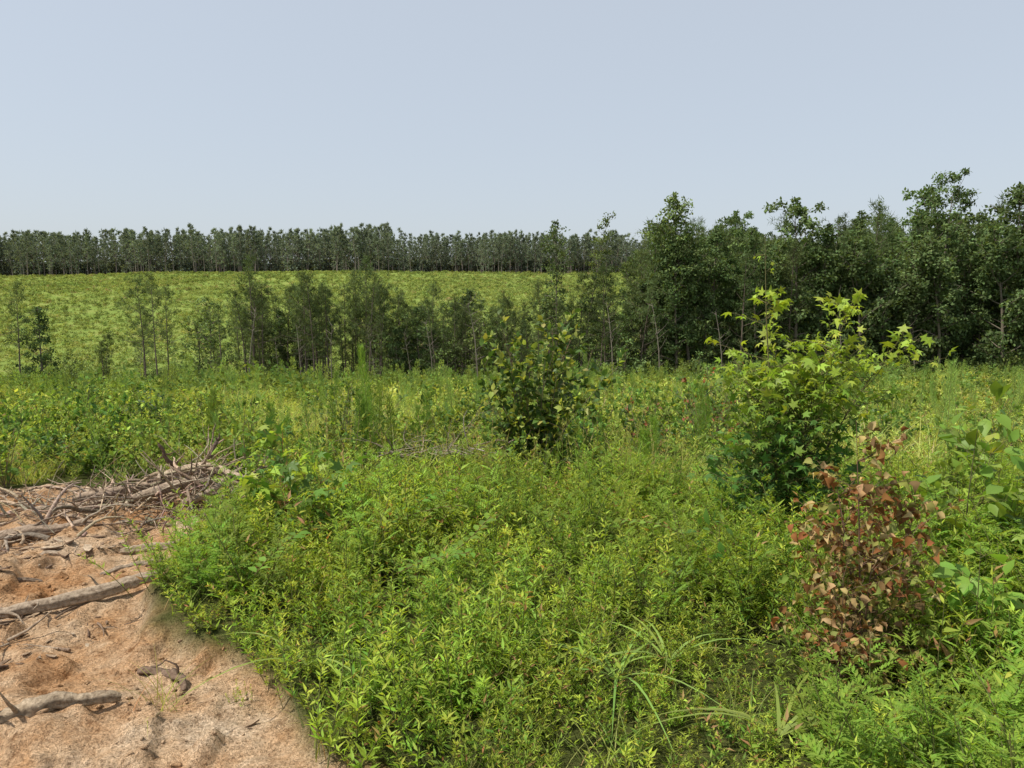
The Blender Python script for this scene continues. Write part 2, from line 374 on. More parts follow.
def bush(seed, H=.8, R=.4, nst=9, ntw=5, nl=9, ll=.06, lw=.03, col=DARK, col2=None, T=T_OVA, mat=M_field, up=.9, dens_low=.15, lean=(0, 0), bc=(.16, .12, .08), c2f=.2, droop=0., sr=.006, name='bush', tws=.32):
    r = np.random.default_rng(seed); mb = MB()
    for s_ in range(nst):
        az = s_ * 2.4 + r.random(); q = (s_ + .5) / nst
        d = np.array([math.cos(az) * R * math.sqrt(q) * 1.1 + lean[0], math.sin(az) * R * math.sqrt(q) * 1.1 + lean[1], H * (1.05 - .35 * q)])
        h = np.linalg.norm(d) * (.75 + .35 * r.random()); p = path(r, [r.normal() * .03 * R, r.normal() * .03 * R, -.03], d, h, 7, .3, .15, .05)
        mb.tube(p, np.linspace(sr, sr * .3, 7), 4, jc(r, bc, 1, .2)[0], 1, cap=False)
        tw = dens_low + (1 - dens_low) * (np.arange(ntw) + r.random(ntw)) / ntw
        P0, D0 = along(p, tw)
        for k in range(ntw):
            a2 = r.random() * 6.283; o = np.array([math.cos(a2), math.sin(a2), up * (.2 + .8 * r.random())]) + D0[k] * .5
            ln = h * tws * (1.25 - tw[k] * .8) * (.6 + .7 * r.random())
            q2 = path(r, P0[k], o, ln, 5, .4, -droop, .08)
            mb.tube(q2, np.linspace(sr * .4, sr * .15, 5), 3, bc, 1, cap=False)
            t = .15 + .85 * r.random(nl); P, D = along(q2, t); n = nl
            out = rvec(r, n, .2 - droop) + D * .6
            c = jc(r, col, n, .3)
            if col2 is not None:
                g = r.random(n) < c2f; c[g] = jc(r, col2, int(g.sum()), .3)
            s2 = .6 + .7 * r.random(n)
            mb.leaves(P, out, rvec(r, n, 1.3), ll * s2, lw * s2, c, T)
    return mb.build(name, [mat, M_bark])

# tree generators --------------------------------------------------
def hardwood(seed, H=14., R=3.2, cb=.2, nlimb=24, K=46, ls=.32, col=(.055, .10, .028), spread=1., sparse=1., clr=.85, shape='oval', tr=.17):
    r = np.random.default_rng(seed); mb = MB(); bc = (.17, .145, .11)
    tp = path(r, [0, 0, -.3], [r.normal() * .04, r.normal() * .04, 1], H * .95, 10, .12, .05, .03)
    mb.tube(tp, tr * (1 - np.linspace(0, .93, 10)), 7, bc, 1, .06, cap=False)
    cent = []
    for k in range(nlimb):
        t = cb + (.97 - cb) * (k + r.random() * .8) / nlimb
        P, D = along(tp, np.array([t])); az = k * 2.4 + r.normal() * .4
        u = (t - cb) / (1 - cb)
        prof = (math.sin(math.pi * min(1, .22 + .70 * u)) ** .7) if shape == 'oval' else (1.05 - .8 * u)
        ln = R * prof * (.5 + .8 * r.random()) * spread
        o = [math.cos(az), math.sin(az), .25 + .9 * u]
        q = path(r, P[0], o, ln, 6, .4, .35, .07)
        mb.tube(q, tr * .35 * (1.1 - u) * np.linspace(1, .2, 6) + .012, 4, bc, 1, cap=False)
        nc = max(2, int(ln * 1.6 * sparse))
        for s_ in range(nc):
            tt = .3 + .7 * (s_ + r.random()) / nc
            Q, E = along(q, np.array([tt])); off = r.normal(size=3) * .45 * A(1, 1, .7)
            c0 = Q[0] + off; cent.append((c0, .5 + .65 * r.random()))
            mb.tube(np.array([Q[0], (Q[0] + c0) / 2 + r.normal(size=3) * .05, c0]), [.02, .015, .008], 3, bc, 1, cap=False)
    cent.append((tp[-1], .6)); cent.append((tp[-1] + A(.1, .1, .4), .4))
    for c0, s_ in cent:
        n = int(K * (.6 + .8 * r.random())); cc = np.asarray(col) * (.7 + .65 * r.random())
        q = rvec(r, n) * (r.random((n, 1)) ** .45) * s_ * clr * A(1, 1, .62)
        P = c0 + q
        mb.leaves(P, rvec(r, n, -.15), norm(q) * .5 + rvec(r, n, 1.0), ls * (.6 + .7 * r.random(n)), ls * .62, jc(r, cc, n, .28), T_DIA)
    return mb.build('hardwood_tree', [M_tree, M_bark])
def pine(seed, H=9., cb=.35, R=1.3, nb=30, K=22, nl=.36, col=(.058, .095, .03), tr=.09, tufts=3, nw=.06, bc=(.15, .12, .095), mat=None, miss=.12, cr=0.):
    r = np.random.default_rng(seed); mb = MB()
    tp = path(r, [0, 0, -.3], [r.normal() * .035, r.normal() * .035, 1], H, 9, .10, .05, .015)
    mb.tube(tp, tr * (1 - np.linspace(0, .88, 9)), 6, bc, 1, .05, cap=False)
    side = r.random() * 6.28
    for k in range(nb):
        u = (k + r.random()) / nb
        if r.random() < miss: continue
        t = cb + (1 - cb) * u; P, D = along(tp, np.array([min(t, .999)]))
        az = k * 2.4 + r.normal() * .5
        ln = R * ((1 - u) ** .6 * .95 + .18 + cr * math.sin(math.pi * min(1, u + .1))) * (.4 + .9 * r.random()) * (.6 + .4 * min(1, u * 5)) * (1 + .3 * math.cos(az - side))
        q = path(r, P[0], [math.cos(az), math.sin(az), .1 + .75 * u], ln, 5, .25, .55, .06)
        mb.tube(q, tr * .22 * (1.1 - u) * np.linspace(1, .3, 5) + .006, 3, bc, 1, cap=False)
        for s_ in range(tufts):
            tt = .35 + .65 * (s_ + .6 + .4 * r.random()) / tufts; Q, E = along(q, np.array([min(tt, .999)]))
            c0 = Q[0] + r.normal(size=3) * .10 * R; n = int(K * (.5 + .9 * r.random())); cc = np.asarray(col) * (.7 + .6 * r.random())
            P2 = c0 + rvec(r, n) * r.random((n, 1)) * .16 * max(R, 1.)
            dr = rvec(r, n, .35) + E * .5
            mb.leaves(P2, dr, rvec(r, n), nl * (.6 + .6 * r.random(n)), nw, jc(r, cc, n, .25), T_TRI)
    for k in range(6):
        t = .12 + (cb - .1) * r.random(); P, D = along(tp, np.array([t])); az = r.random() * 6.3
        q = path(r, P[0], [math.cos(az), math.sin(az), .1], R * .5 * r.random() + .2, 4, .3, 0, .1)
        mb.tube(q, [.02, .015, .01, .006], 3, (.16, .14, .12), 1, cap=False)
    n = 24; mb.leaves(tp[-1] + r.normal(size=(n, 3)) * .08, rvec(r, n, .9), rvec(r, n), nl, nw, jc(r, col, n), T_TRI)
    return mb.build('pine_tree', [mat or M_tree, M_bark])
def underbrush(seed, H=2.2, R=1.4, nc=26, K=34, ls=.16, col=(.06, .11, .03), mat=M_tree, stem=True):
    r = np.random.default_rng(seed); mb = MB()
    for k in range(nc):
        a = r.random() * 6.283; q = math.sqrt(r.random()); h = H * (1 - .6 * q * q) * (.15 + .85 * r.random())
        c0 = A(math.cos(a) * q * R, math.sin(a) * q * R, h)
        if stem: mb.tube(np.array([[c0[0] * .2, c0[1] * .2, -.1], c0 * .6, c0]), [.03 * H / 2, .015 * H / 2, .006], 3, (.12, .1, .07), 1, cap=False)
        n = int(K * (.6 + .8 * r.random())); cc = np.asarray(col) * (.7 + .65 * r.random())
        P = c0 + rvec(r, n) * r.random((n, 1)) ** .5 * (.3 + .25 * r.random()) * A(1, 1, .7) * R / 1.2
        mb.leaves(P, rvec(r, n), rvec(r, n, 1.), ls * (.6 + .7 * r.random(n)), ls * .6, jc(r, cc, n, .28), T_DIA)
    return mb.build('underbrush', [mat, M_bark])

def pts_in(n, x0, x1, y0, y1, r=rng, wedge=None):
    x = x0 + (x1 - x0) * r.random(n); y = y0 + (y1 - y0) * r.random(n)
    if wedge is not None:
        k = np.abs(x) < wedge * y + 3; x, y = x[k], y[k]
    return x, y
def P3(x, y, dz=0.): return np.stack([x, y, ground_h(x, y) + dz], -1)

# ------------------------------------------------------------------ foreground weeds
weeds = [weed(100 + k, .30 + .03 * (k % 4), nl=26, ll=.042, lw=.0105) for k in range(6)] + [weed(106, .34, col=(.12, .23, .035), tipc=(.17, .28, .04))]
weeds += [weed(120 + k, .26, ll=.033, lw=.010, nl=28, col=(.15, .27, .035), dead=.1) for k in range(3)]
weeds += [weed(130, .36, ll=.065, lw=.017, nl=18, col=(.11, .21, .035), dead=.15), grass(140, 24, .42, .005, R=.06, mat=M_weed)]
cw = make_coll('weed_variant', weeds)
x, y = pts_in(4000, -3.2, 7.5, .9, 6.6)
keep = (dirt_mask(x, y) < .35) | (rng.random(len(x)) < .018)
keep &= ~((np.hypot(x, y) < 1.9)) & (np.abs(x) < y * .8 + 1.6)
keep &= ~((np.hypot(x - 1.6, y - 3.1) < .38) & (rng.random(len(x)) < .8))
x, y = x[keep], y[keep]
zz = fbm(x, y, 1.3, 2, 41)
idx = np.where(rng.random(len(x)) < .2, 10 + (rng.random(len(x)) < .6), rng.integers(0, 10, len(x)))
idx = np.where((zz < .38) & (rng.random(len(x)) < .7), 6, idx)
s = (.5 + .9 * rng.random(len(x)) ** 1.5) * (.40 + 1.25 * fbm(x, y, 1.1, 2, 40))
s *= np.where(dirt_mask(x, y) > .05, .5, 1)
scatter('weeds', P3(x, y), s, idx, cw, .15)

cr_ = make_coll('ragweed_variant', [ragweed(200 + k, .5 + .1 * (k % 3)) for k in range(5)])
x, y = pts_in(600, 1.0, 6, 1.3, 6.5)
k = (x > .95 + .38 * (y - 1.8) + (fbm(x, y, 1, 2, 50) - .5) * 1.6) & (np.hypot(x, y) > 2.1) & (np.hypot(x - 1.6, y - 3.1) > .4); x, y = x[k], y[k]
x2, y2 = pts_in(110, -2.2, 2, 3.6, 6.6); k = dirt_mask(x2, y2) < .1; x = np.r_[x, x2[k]]; y = np.r_[y, y2[k]]
scatter('ragweed', P3(x, y), .6 + .6 * rng.random(len(x)), rng.integers(0, 5, len(x)), cr_, .15)

# ------------------------------------------------------------------ field
FG = (.12, .20, .035); FY = (.19, .27, .045)
near = [weed(300 + k, .6, .3, 8, 20, .08, .02, [(.14, .22, .035), (.17, .24, .04), (.12, .2, .035), (.18, .25, .045)][k], (.21, .29, .05), dead=.05, mat=M_field) for k in range(4)]
near += [grass(310 + k, 50, .9, .008, (.21, .27, .065), T=T_BL3) for k in range(3)]
near += [dogfennel(320 + k, 1.0 + .15 * k, .09, 500, (.11, .2, .045), lw=.006) for k in range(3)]
near += [bush(330 + k, .8, .4, 8, 5, 9, .07, .036, [(.065, .135, .028), (.10, .18, .032), (.12, .19, .035), (.09, .16, .03)][k], FY, c2f=.2) for k in range(4)]
near += [bush(340, .7, .35, 8, 5, 9, .06, .03, (.16, .22, .035), (.22, .27, .05), c2f=.3), bush(341, .6, .3, 7, 4, 8, .06, .03, (.14, .17, .04), (.2, .15, .06), c2f=.25)]
cn = make_coll('field_plant', near)
x, y = pts_in(7600, -22, 22, 6.2, 26, wedge=.75)
k = (dirt_mask(x, y) < .3) & ((y > 6.6) | (rng.random(len(x)) < .5)); x, y = x[k], y[k]
z1 = fbm(x, y, .4, 3, 60)
u = rng.random(len(x))
idx = np.where(z1 > .64, np.where(u < .5, 10 + rng.integers(0, 4, len(x)), rng.integers(0, 4, len(x))),
      np.where(u < .40, rng.integers(0, 4, len(x)), np.where(u < .78, 4 + rng.integers(0, 3, len(x)), np.where(u < .91, 7 + rng.integers(0, 3, len(x)), np.where(u < .955, 10 + rng.integers(0, 4, len(x)), 14 + rng.integers(0, 2, len(x)))))))
s = (.5 + .8 * rng.random(len(x)) ** 1.3) * (.5 + 1.0 * fbm(x, y, .6, 2, 66)) * np.interp(y, [6, 9, 12], [.62, .85, 1.])
scatter('field_plants', P3(x, y), s, idx, cn, .12)

midv = []
for k in range(5): midv.append(underbrush(400 + k, .7, .8, 11, 14, .15, [(.15, .22, .035), (.17, .24, .04), (.11, .18, .03), (.19, .25, .05), (.15, .22, .04)][k], M_meadow, False))
for k in range(3): midv.append(grass(410 + k, 34, .95, .024, (.21, .27, .065), .35, T=T_BL2, mat=M_meadow))
midv.append(underbrush(420, .7, .7, 11, 14, .14, (.20, .25, .05), M_meadow, False))
midv.append(underbrush(421, 1.1, .8, 15, 18, .15, (.075, .135, .03), M_meadow, False))
midv.append(dogfennel(422, 1.4, .2, 260, (.14, .22, .045), lw=.02, mat=M_meadow))
cm = make_coll('meadow_plant', midv)
x, y = pts_in(15500, -60, 60, 23, 74, wedge=.74)
z1 = fbm(x, y, .16, 3, 70); u = rng.random(len(x))
idx = np.where(u < .42, rng.integers(0, 5, len(x)), np.where(u < .87, 5 + rng.integers(0, 3, len(x)), np.where(u < .92, 8, np.where(u < .945, 9, 10))))
idx = np.where((z1 > .63) & (u < .2), 9, idx)
idx = np.where((z1 < .42) & (u < .35), 2, idx)
s = (.55 + .85 * rng.random(len(x))) * (.65 + .7 * z1) * 1.05
scatter('meadow_plants', P3(x, y), s, idx, cm, .1, realize=True)

# hill vegetation: weeds between planted rows of small pines
hv = [underbrush(450 + k, .6, .85, 7, 10, .26, c, M_hill, False) for k, c in enumerate([(.16, .22, .045), (.18, .24, .055), (.10, .16, .035), (.20, .24, .06), (.22, .18, .075), (.12, .18, .04)])]
chh = make_coll('hill_plant', hv)
x, y = pts_in(32000, -200, 110, 88, 262); k = np.abs(x + 5) < .76 * y; x, y = x[k], y[k]
u = rng.random(len(x)); z1 = fbm(x, y * .5, .06, 3, 75)
idx = np.where(u < .37, 0, np.where(u < .64, 1, np.where(u < .80, 2, np.where(u < .89, 5, np.where(u < .965, 3, 4))))); idx = np.where((z1 > .57) & (u < .4), 2, idx)
sh = .4 + .85 * rng.random(len(x)) ** 2.5
RX, RY = np.meshgrid(np.arange(-190, 105, 2.1), np.arange(92, 256, 3.6)); rx = (RX + .18 * RY + rng.normal(size=RX.shape) * .5).ravel(); ry = (RY + rng.normal(size=RX.shape) * .4 + 2 * np.sin(RX * .03)).ravel()
k = (np.abs(rx + 5) < .76 * ry) & (rng.random(len(rx)) < .75); rx, ry = rx[k], ry[k]
scatter('hillside_plants', P3(np.r_[x, rx], np.r_[y, ry]), np.r_[sh, .7 + .6 * rng.random(len(rx))], np.r_[idx, np.where(rng.random(len(rx)) < .6, 2, 5)], chh, .1, realize=True)

# ------------------------------------------------------------------ far pine forest
fp = [pine(500 + k, 15, [.25, .36, .2, .42, .3, .1, .34][k], 2.1, 24, 11, .9, (.058, .088, .044), .16, 2, .26, mat=M_far_haze, cr=.2, bc=(.24, .2, .17)) for k in range(7)]
fp.append(underbrush(520, 3.6, 2.4, 14, 18, .6, (.045, .068, .033), M_far_haze))
cf = make_coll('far_pine', fp)
X0, Y0 = np.meshgrid(np.arange(-230, 190, 2.35), np.arange(257, 295, 3.6)); x = (X0 + rng.normal(size=X0.shape) * 1.8).ravel(); y = (Y0 + rng.normal(size=X0.shape) * 1.8).ravel()
gap = (np.abs(x + 41) < 1.2) | (rng.random(len(x)) < .1) | ((y < 263) & (fbm(x, y, .08, 2, 81) < .5))
x, y = x[~gap], y[~gap]
s = (.72 + .36 * rng.random(len(x))) * np.where(x > -42, .88, 1.0) * (.78 + .40 * fbm(x, y, .06, 3, 80))
ux, uy = pts_in(900, -230, 190, 264, 305)
scatter('pine_forest', P3(np.r_[x, ux], np.r_[y, uy]), np.r_[s, .8 + .9 * rng.random(len(ux))], np.r_[rng.integers(0, 7, len(x)), np.full(len(ux), 7)], cf, .02)

# ------------------------------------------------------------------ tree line & woods
HW = [hardwood(600, 14, 3.0), hardwood(601, 15, 2.7, .2, 26), hardwood(602, 12.5, 3.2, .12, 24), hardwood(603, 16, 3.0, .25, 26),
      hardwood(604, 13, 2.4, .12, 24, col=(.075, .125, .03)), hardwood(605, 11, 2.5, .1, 20, col=(.045, .085, .026))]
PN = [pine(620 + k, [9.4, 8.2, 10, 8.8, 10][k], [.36, .25, .46, .18, .32][k], [1.7, 1.5, 1.8, 1.7, 1.9][k], 30, 24, .34, nw=.042, miss=.13) for k in range(5)]
SAP = [pine(640, 5.5, .1, 1.4, 34, 20, .3, (.075, .12, .032)), hardwood(641, 6, 1.7, .1, 16, 24, .22, (.08, .135, .03), clr=.6, tr=.06), hardwood(642, 7.5, 1.5, .2, 17, 22, .22, (.07, .12, .03), clr=.55, tr=.07)]
POLE = []
for k in range(2):
    r = np.random.default_rng(660 + k); mb = MB(); p = path(r, [0, 0, -.2], [0, 0, 1], 8, 8, .15, 0, .02); mb.tube(p, np.linspace(.07, .02, 8), 6, (.22, .19, .15), 1)
    for q in range(16):
        Pq, Dq = along(p, np.array([.25 + .75 * r.random()])); a = r.random() * 6.3
        mb.tube(path(r, Pq[0], [math.cos(a), math.sin(a), .8], .5 + 1.2 * r.random(), 5, .4, 0, .1), [.025, .018, .014, .01, .005], 3, (.24, .2, .17), 1, cap=False)
    POLE.append(mb.build('dead_tree', [M_tree, M_bark]))
def place(name, me, x, y, s=1., sz=None, rz=None):
    s = float(s)
    return obj(name, me, (x, y, float(ground_h(x, y)) - .05), (0, 0, rng.random() * 6.28 if rz is None else rz), (s, s, sz or s))
def tname(me): return 'pine_tree' if (me in PN or me is SAP[0]) else 'hardwood_tree'
for x_, y_, me, s_ in [(-50.5, 71, PN[4], 1.22), (-49.6, 74, PN[2], 1.1), (-48.5, 76, HW[5], .82), (-36.3, 73, PN[0], 1.2), (-34.6, 72, PN[2], 1.12), (-35.5, 76, PN[4], 1.05), (-38.5, 77, PN[1], .9), (-41, 74, SAP[0], .9), (-43, 78, PN[1], .75),
                       (-31.5, 74, SAP[1], 1.2), (-29.8, 73, SAP[2], 1.25), (-30.6, 76, PN[1], 1.0), (-27.4, 76, PN[1], 1.), (-33, 78, PN[1], .85), (-45, 75, SAP[1], .7), (-28.4, 72, PN[3], .95)]:
    place(tname(me), me, x_, y_, s_)
x_ = -26.
while x_ < -12:
    me = PN[rng.integers(0, 5)] if rng.random() < .8 else (SAP + HW[5:])[rng.integers(0, 4)]
    sc_ = (.98 + .30 * rng.random()) if me in PN else (1.1 + .3 * rng.random() if me in SAP else .75)
    place(tname(me), me, x_, 71 + rng.random() * 8, sc_); x_ += .3 + rng.random() ** 1.5 * .85
while x_ < 3:
    me = PN[rng.integers(0, 5)] if rng.random() < .65 else SAP[rng.integers(0, 3)]
    sc_ = (.72 + .42 * rng.random()) if me in PN else .9 + .5 * rng.random()
    place(tname(me), me, x_, 70.5 + rng.random() * 8, sc_); x_ += .3 + rng.random() ** 1.5 * .9
for x_ in [-35.4, -25, -22.1, -20, -17, -13, -7.5, -3.2, -9.5, 9.5, 14, 20, 31, 38]:
    place('dead_tree', POLE[rng.integers(0, 2)], x_, 69.2 + rng.random(), .6 + .45 * rng.random())
NARROW = hardwood(680, 15, 1.6, .3, 24, 36, .24, clr=.7, tr=.1); NARROW2 = hardwood(681, 18, 1.35, .42, 20, 36, .26, (.085, .14, .035), clr=.7, tr=.1)
place('hardwood_tree', NARROW, 4.3, 72, 1.12, rz=.5); place('hardwood_tree', NARROW2, 6.6, 73, .95, rz=3.6)
SPARSE = hardwood(682, 21, 3.4, .5, 17, 56, .29, sparse=1., clr=.75, tr=.2)
place('hardwood_tree', SPARSE, 41.5, 73, .99, rz=1.)
TALL = hardwood(683, 18, 3.2, .2, 28, 50, .3)
place('hardwood_tree', TALL, 17.8, 73, 1.08); place('hardwood_tree', HW[1], 16.0, 72, .96); place('hardwood_tree', HW[3], 28.0, 73, 1.16); place('hardwood_tree', HW[3], 49.5, 72, 1.2); place('hardwood_tree', HW[1], 53.5, 73, 1.35)
place('hardwood_tree', HW[0], 51, 70.5, 1.35); place('hardwood_tree', HW[2], 46.5, 70, 1.2); place('hardwood_tree', HW[0], 39.5, 73, 1.0); place('hardwood_tree', HW[1], 24., 73, .98); place('hardwood_tree', HW[2], 34., 72, 1.15)
x_ = 3.
while x_ < 14:
    me = (PN + SAP)[rng.integers(0, 8)]
    place(tname(me), me, x_, 71 + rng.random() * 6, .9 + .35 * rng.random()); x_ += .35 + .7 * rng.random()
x_ = 13.5
while x_ < 62:
    me = (HW + HW + PN[2:])[rng.integers(0, 15)]
    place(tname(me), me, x_, 70.5 + rng.random() * 6, (.76 + .34 * rng.random()) * (1.3 if me in PN else 1) * (1 + .14 * float(sstep(x_, 32, 52))))
    x_ += .8 + 1.0 * rng.random()
cwd = make_coll('woods_tree', HW + PN)
x, y = pts_in(440, 11, 110, 77, 125); k = (x > 13.5 + (y - 77) * .14); x, y = x[k], y[k]
idx = np.where(rng.random(len(x)) < .5, rng.integers(0, 6, len(x)), 6 + rng.integers(0, 5, len(x)))
s = np.where(idx > 5, 1.62, 1.14) * (.78 + .36 * rng.random(len(x)))
scatter('woods', P3(x, y), s, idx, cwd, .02)
x, y = pts_in(110, -28, 14, 73, 83)
scatter('creek_trees', P3(x, y), (.5 + .45 * rng.random(len(x))) * np.where(x < -12, 1.2, 1.0), np.where(rng.random(len(x)) < .1, 5, 6 + rng.integers(0, 5, len(x))), cwd, .02)
UB = [underbrush(700 + k, [2.2, 3, 1.6, 2.6][k], 1.4, 26, 30, .2, [(.075, .13, .03), (.055, .10, .026), (.12, .18, .035), (.085, .145, .03)][k]) for k in range(4)]
cu = make_coll('underbrush_variant', UB)
x = np.r_[-40 + 102 * rng.random(330), -60 + 40 * rng.random(36)]; y = 69. + 9 * rng.random(len(x))
s = .4 + .7 * rng.random(len(x)) ** 1.5; s *= np.where(x > 10, 1.45, np.where(x < -26, .6, .9))
scatter('underbrush', P3(x, y), s, rng.integers(0, 4, len(x)), cu, .05)
x = -60 + 72 * rng.random(110); y = 80 + 14 * rng.random(110)
scatter('creek_shrubs', P3(x, y), .5 + .7 * rng.random(110), rng.integers(0, 4, 110), cu, .05)

# ------------------------------------------------------------------ individual shrubs
def put(name, me, x, y, rz=0, s=1.): return place(name, me, x, y, s, rz=rz)
def sapling(seed, H, prof, nt, ll, cols, T=T_STAR, stems=3, bare=.1, droop=.2, nl=(5, 9), spread=.3, name='sweetgum_sapling', bc=(.14, .13, .06), sr=.011, mat=None, wr=1., sub=(.62, .82), thin=1.):
    r = np.random.default_rng(seed); mb = MB()
    S = []
    for s_ in range(stems):
        hh = H * (1 if s_ == 0 else r.uniform(*sub))
        d = [(-.05 if s_ == 0 else r.normal() * spread), (0 if s_ == 0 else r.normal() * spread), 1]
        p = path(r, [r.normal() * .03, r.normal() * .03, -.03], d, hh, 9, .12 if s_ else .04, .05, .03 if s_ else .015); S.append(p)
        mb.tube(p, np.linspace(sr, sr * .15, 9), 5, bc, 1, cap=False)
    for k in range(nt):
        p = S[k % stems]; t = bare + (.95 - bare) * r.random(); P, D = along(p, np.array([t])); zt = P[0][2] / H
        lead = zt > .8 and thin < 1
        if lead and r.random() > thin: continue
        R = np.interp(zt, *prof); a = r.random() * 6.283
        ln = R * (.5 + .6 * r.random()) + .02
        q = path(r, P[0], [math.cos(a), math.sin(a), .25 + .5 * r.random()], ln, 5, .4, .2, .08)
        mb.tube(q, np.linspace(sr * .3, sr * .12, 5), 3, bc, 1, cap=False)
        n = r.integers(*nl) if not lead else 3; tt = .2 + .8 * (np.arange(n) + r.random(n)) / n; P2, D2 = along(q, np.minimum(tt, .999))
        out = rvec(r, n, .0) + D2 * .7; pe = P2 + norm(out) * ll * .4
        for a_, b_ in zip(P2, pe): mb.tube(np.array([a_, b_]), .0012, 3, (.2, .2, .06), 0, cap=False)
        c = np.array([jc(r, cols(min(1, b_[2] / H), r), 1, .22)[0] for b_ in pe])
        s2 = (.55 + .75 * r.random(n)) * (.6 if lead else 1)
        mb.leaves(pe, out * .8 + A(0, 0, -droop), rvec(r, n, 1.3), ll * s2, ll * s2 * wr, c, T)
    return mb.build(name, [mat or M_shrub, M_bark])
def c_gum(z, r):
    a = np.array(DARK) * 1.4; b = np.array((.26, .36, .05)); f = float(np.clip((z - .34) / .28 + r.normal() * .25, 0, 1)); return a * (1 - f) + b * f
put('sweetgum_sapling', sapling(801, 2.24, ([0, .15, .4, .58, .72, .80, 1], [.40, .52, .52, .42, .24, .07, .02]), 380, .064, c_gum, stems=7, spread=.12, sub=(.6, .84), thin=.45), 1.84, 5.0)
def c_brn(z, r):
    q = r.random()
    if z < .42: return (.15, .19, .03) if q < .5 else ((.30, .22, .06) if q < .8 else (.18, .11, .045))
    return (.19, .075, .025) if q < .30 else ((.34, .24, .10) if q < .64 else ((.14, .08, .035) if q < .8 else (.2, .21, .05)))
put('withered_sapling', sapling(802, 1.28, ([0, .15, .5, .8, 1], [.28, .34, .30, .22, .08]), 160, .048, c_brn, T=T_DRY, stems=5, bare=.04, droop=.6, spread=.18, nl=(6, 11), bc=(.16, .10, .07), sr=.007, mat=M_dry, wr=1.), 1.60, 3.2)
put('withered_sapling', sapling(803, .7, ([0, .15, .5, .8, 1], [.2, .28, .26, .2, .08]), 60, .042, c_brn, T=T_DRY, stems=3, bare=.04, droop=.6, spread=.35, nl=(6, 10), bc=(.16, .10, .07), sr=.005, mat=M_dry, wr=1.), 1.42, 3.0)
c_gr = lambda z, r: (.075, .16, .03) if r.random() < .7 else (.22, .32, .05)
put('sweetgum_sapling', sapling(804, .88, ([0, .2, .5, .8, 1], [.15, .28, .3, .2, .08]), 60, .085, c_gr, stems=3, spread=.35, nl=(4, 7), bc=(.3, .1, .06), sr=.006), -1.55, 4.9)
put('sweetgum_sapling', sapling(805, .65, ([0, .2, .5, .8, 1], [.1, .18, .2, .12, .05]), 26, .07, c_gr, stems=2, spread=.3, nl=(3, 6), sr=.005), -1.95, 5.6)
c_ov = lambda z, r: (.06, .14, .025) if r.random() < .8 else (.12, .22, .04)
put('broadleaf_seedling', sapling(806, .55, ([0, .2, .6, 1], [.1, .16, .14, .05]), 20, .08, c_ov, T=T_OVA, stems=2, nl=(3, 6), sr=.005, wr=.5), 1.15, 4.1)
put('broadleaf_seedling', sapling(807, .75, ([0, .2, .6, 1], [.1, .18, .16, .05]), 20, .10, lambda z, r: (.14, .26, .04), T=T_OVA, stems=2, nl=(3, 6), sr=.005, wr=.6), 2.05, 3.2)
put('broadleaf_seedling', sapling(808, 1.15, ([0, .2, .6, 1], [.15, .25, .24, .1]), 50, .11, lambda z, r: (.10, .2, .03) if r.random() < .7 else (.2, .3, .05), T=T_OVA, stems=4, nl=(4, 7), sr=.007, wr=.55), 2.7, 4.2)
put('broadleaf_seedling', sapling(809, 1.0, ([0, .2, .6, 1], [.15, .25, .2, .08]), 40, .10, lambda z, r: (.13, .23, .035), T=T_OVA, stems=3, nl=(4, 7), sr=.006, wr=.5), 3.1, 5.0)
put('sweetgum_sapling', sapling(811, 1.1, ([0, .2, .5, .8, 1], [.2, .28, .25, .18, .05]), 50, .075, c_gr, stems=4, spread=.25, nl=(4, 7), sr=.006), 2.75, 3.5)
put('wild_cherry_shrub', bush(810, 1.72, .75, 32, 9, 13, .08, .046, (.065, .12, .028), (.26, .31, .07), T_OVA, M_shrub, dens_low=.08, lean=(.16, 0), c2f=.35, name='wild_cherry_shrub', tws=.26), .2, 7.8)
for k, (x_, y_, H_, R_, c_, c2_) in enumerate([(-11.8, 20, 1.2, .5, DARK, None), (-6.4, 13, 1.2, .45, DARK, None), (-5.7, 9, .7, .5, (.07, .14, .03), None), (-4.9, 8.6, .6, .45, (.09, .16, .03), None),
        (-2.5, 11, 1.5, .6, (.08, .15, .03), FY), (-1.7, 9.5, .8, .5, (.08, .15, .03), None), (1.7, 9.3, 1., .5, (.07, .13, .03), (.26, .12, .05)), (2.7, 10, 1.5, .5, (.08, .14, .03), (.26, .12, .05)),
        (9.5, 14.5, 1.2, .8, (.18, .22, .04), (.34, .30, .05)), (11.6, 17, 1.4, .9, (.18, .22, .04), (.34, .30, .05)), (4.7, 9, .9, .6, (.08, .15, .03), None), (5.5, 8, .9, .6, (.09, .17, .03), None),
        (-9, 11.5, .8, .6, (.16, .2, .04), FY), (-.6, 13, 1.2, .5, DARK, None), (3.9, 13, 1.4, .6, DARK, None), (-8, 17, 1.0, .6, (.06, .12, .03), None)]):
    put('shrub', bush(820 + k, H_, R_, 12, 6, 9, .065, .034, c_, c2_, T_OVA, M_shrub, name='shrub'), x_, y_)
for k, (x_, y_, H_) in enumerate([(-1.5, 8.0, 1.58), (-1.42, 8.15, 1.2), (-1.6, 8.1, 1.1), (-2.4, 7.5, .9), (.9, 10, 1.2), (-3.0, 12, 1.5), (-1.0, 9, 1.1), (1.3, 7.2, .8), (2.2, 8.5, 1.2), (-4.0, 10, 1.2), (-2.0, 9.5, 1.2), (3.4, 8.3, 1.0)]):
    put('dogfennel', dogfennel(840 + k, H_, .10, 2200 if k == 0 else 1100, (.11, .21, .04), M_weed, lw=.005, mul=2 if k else 1), x_, y_)

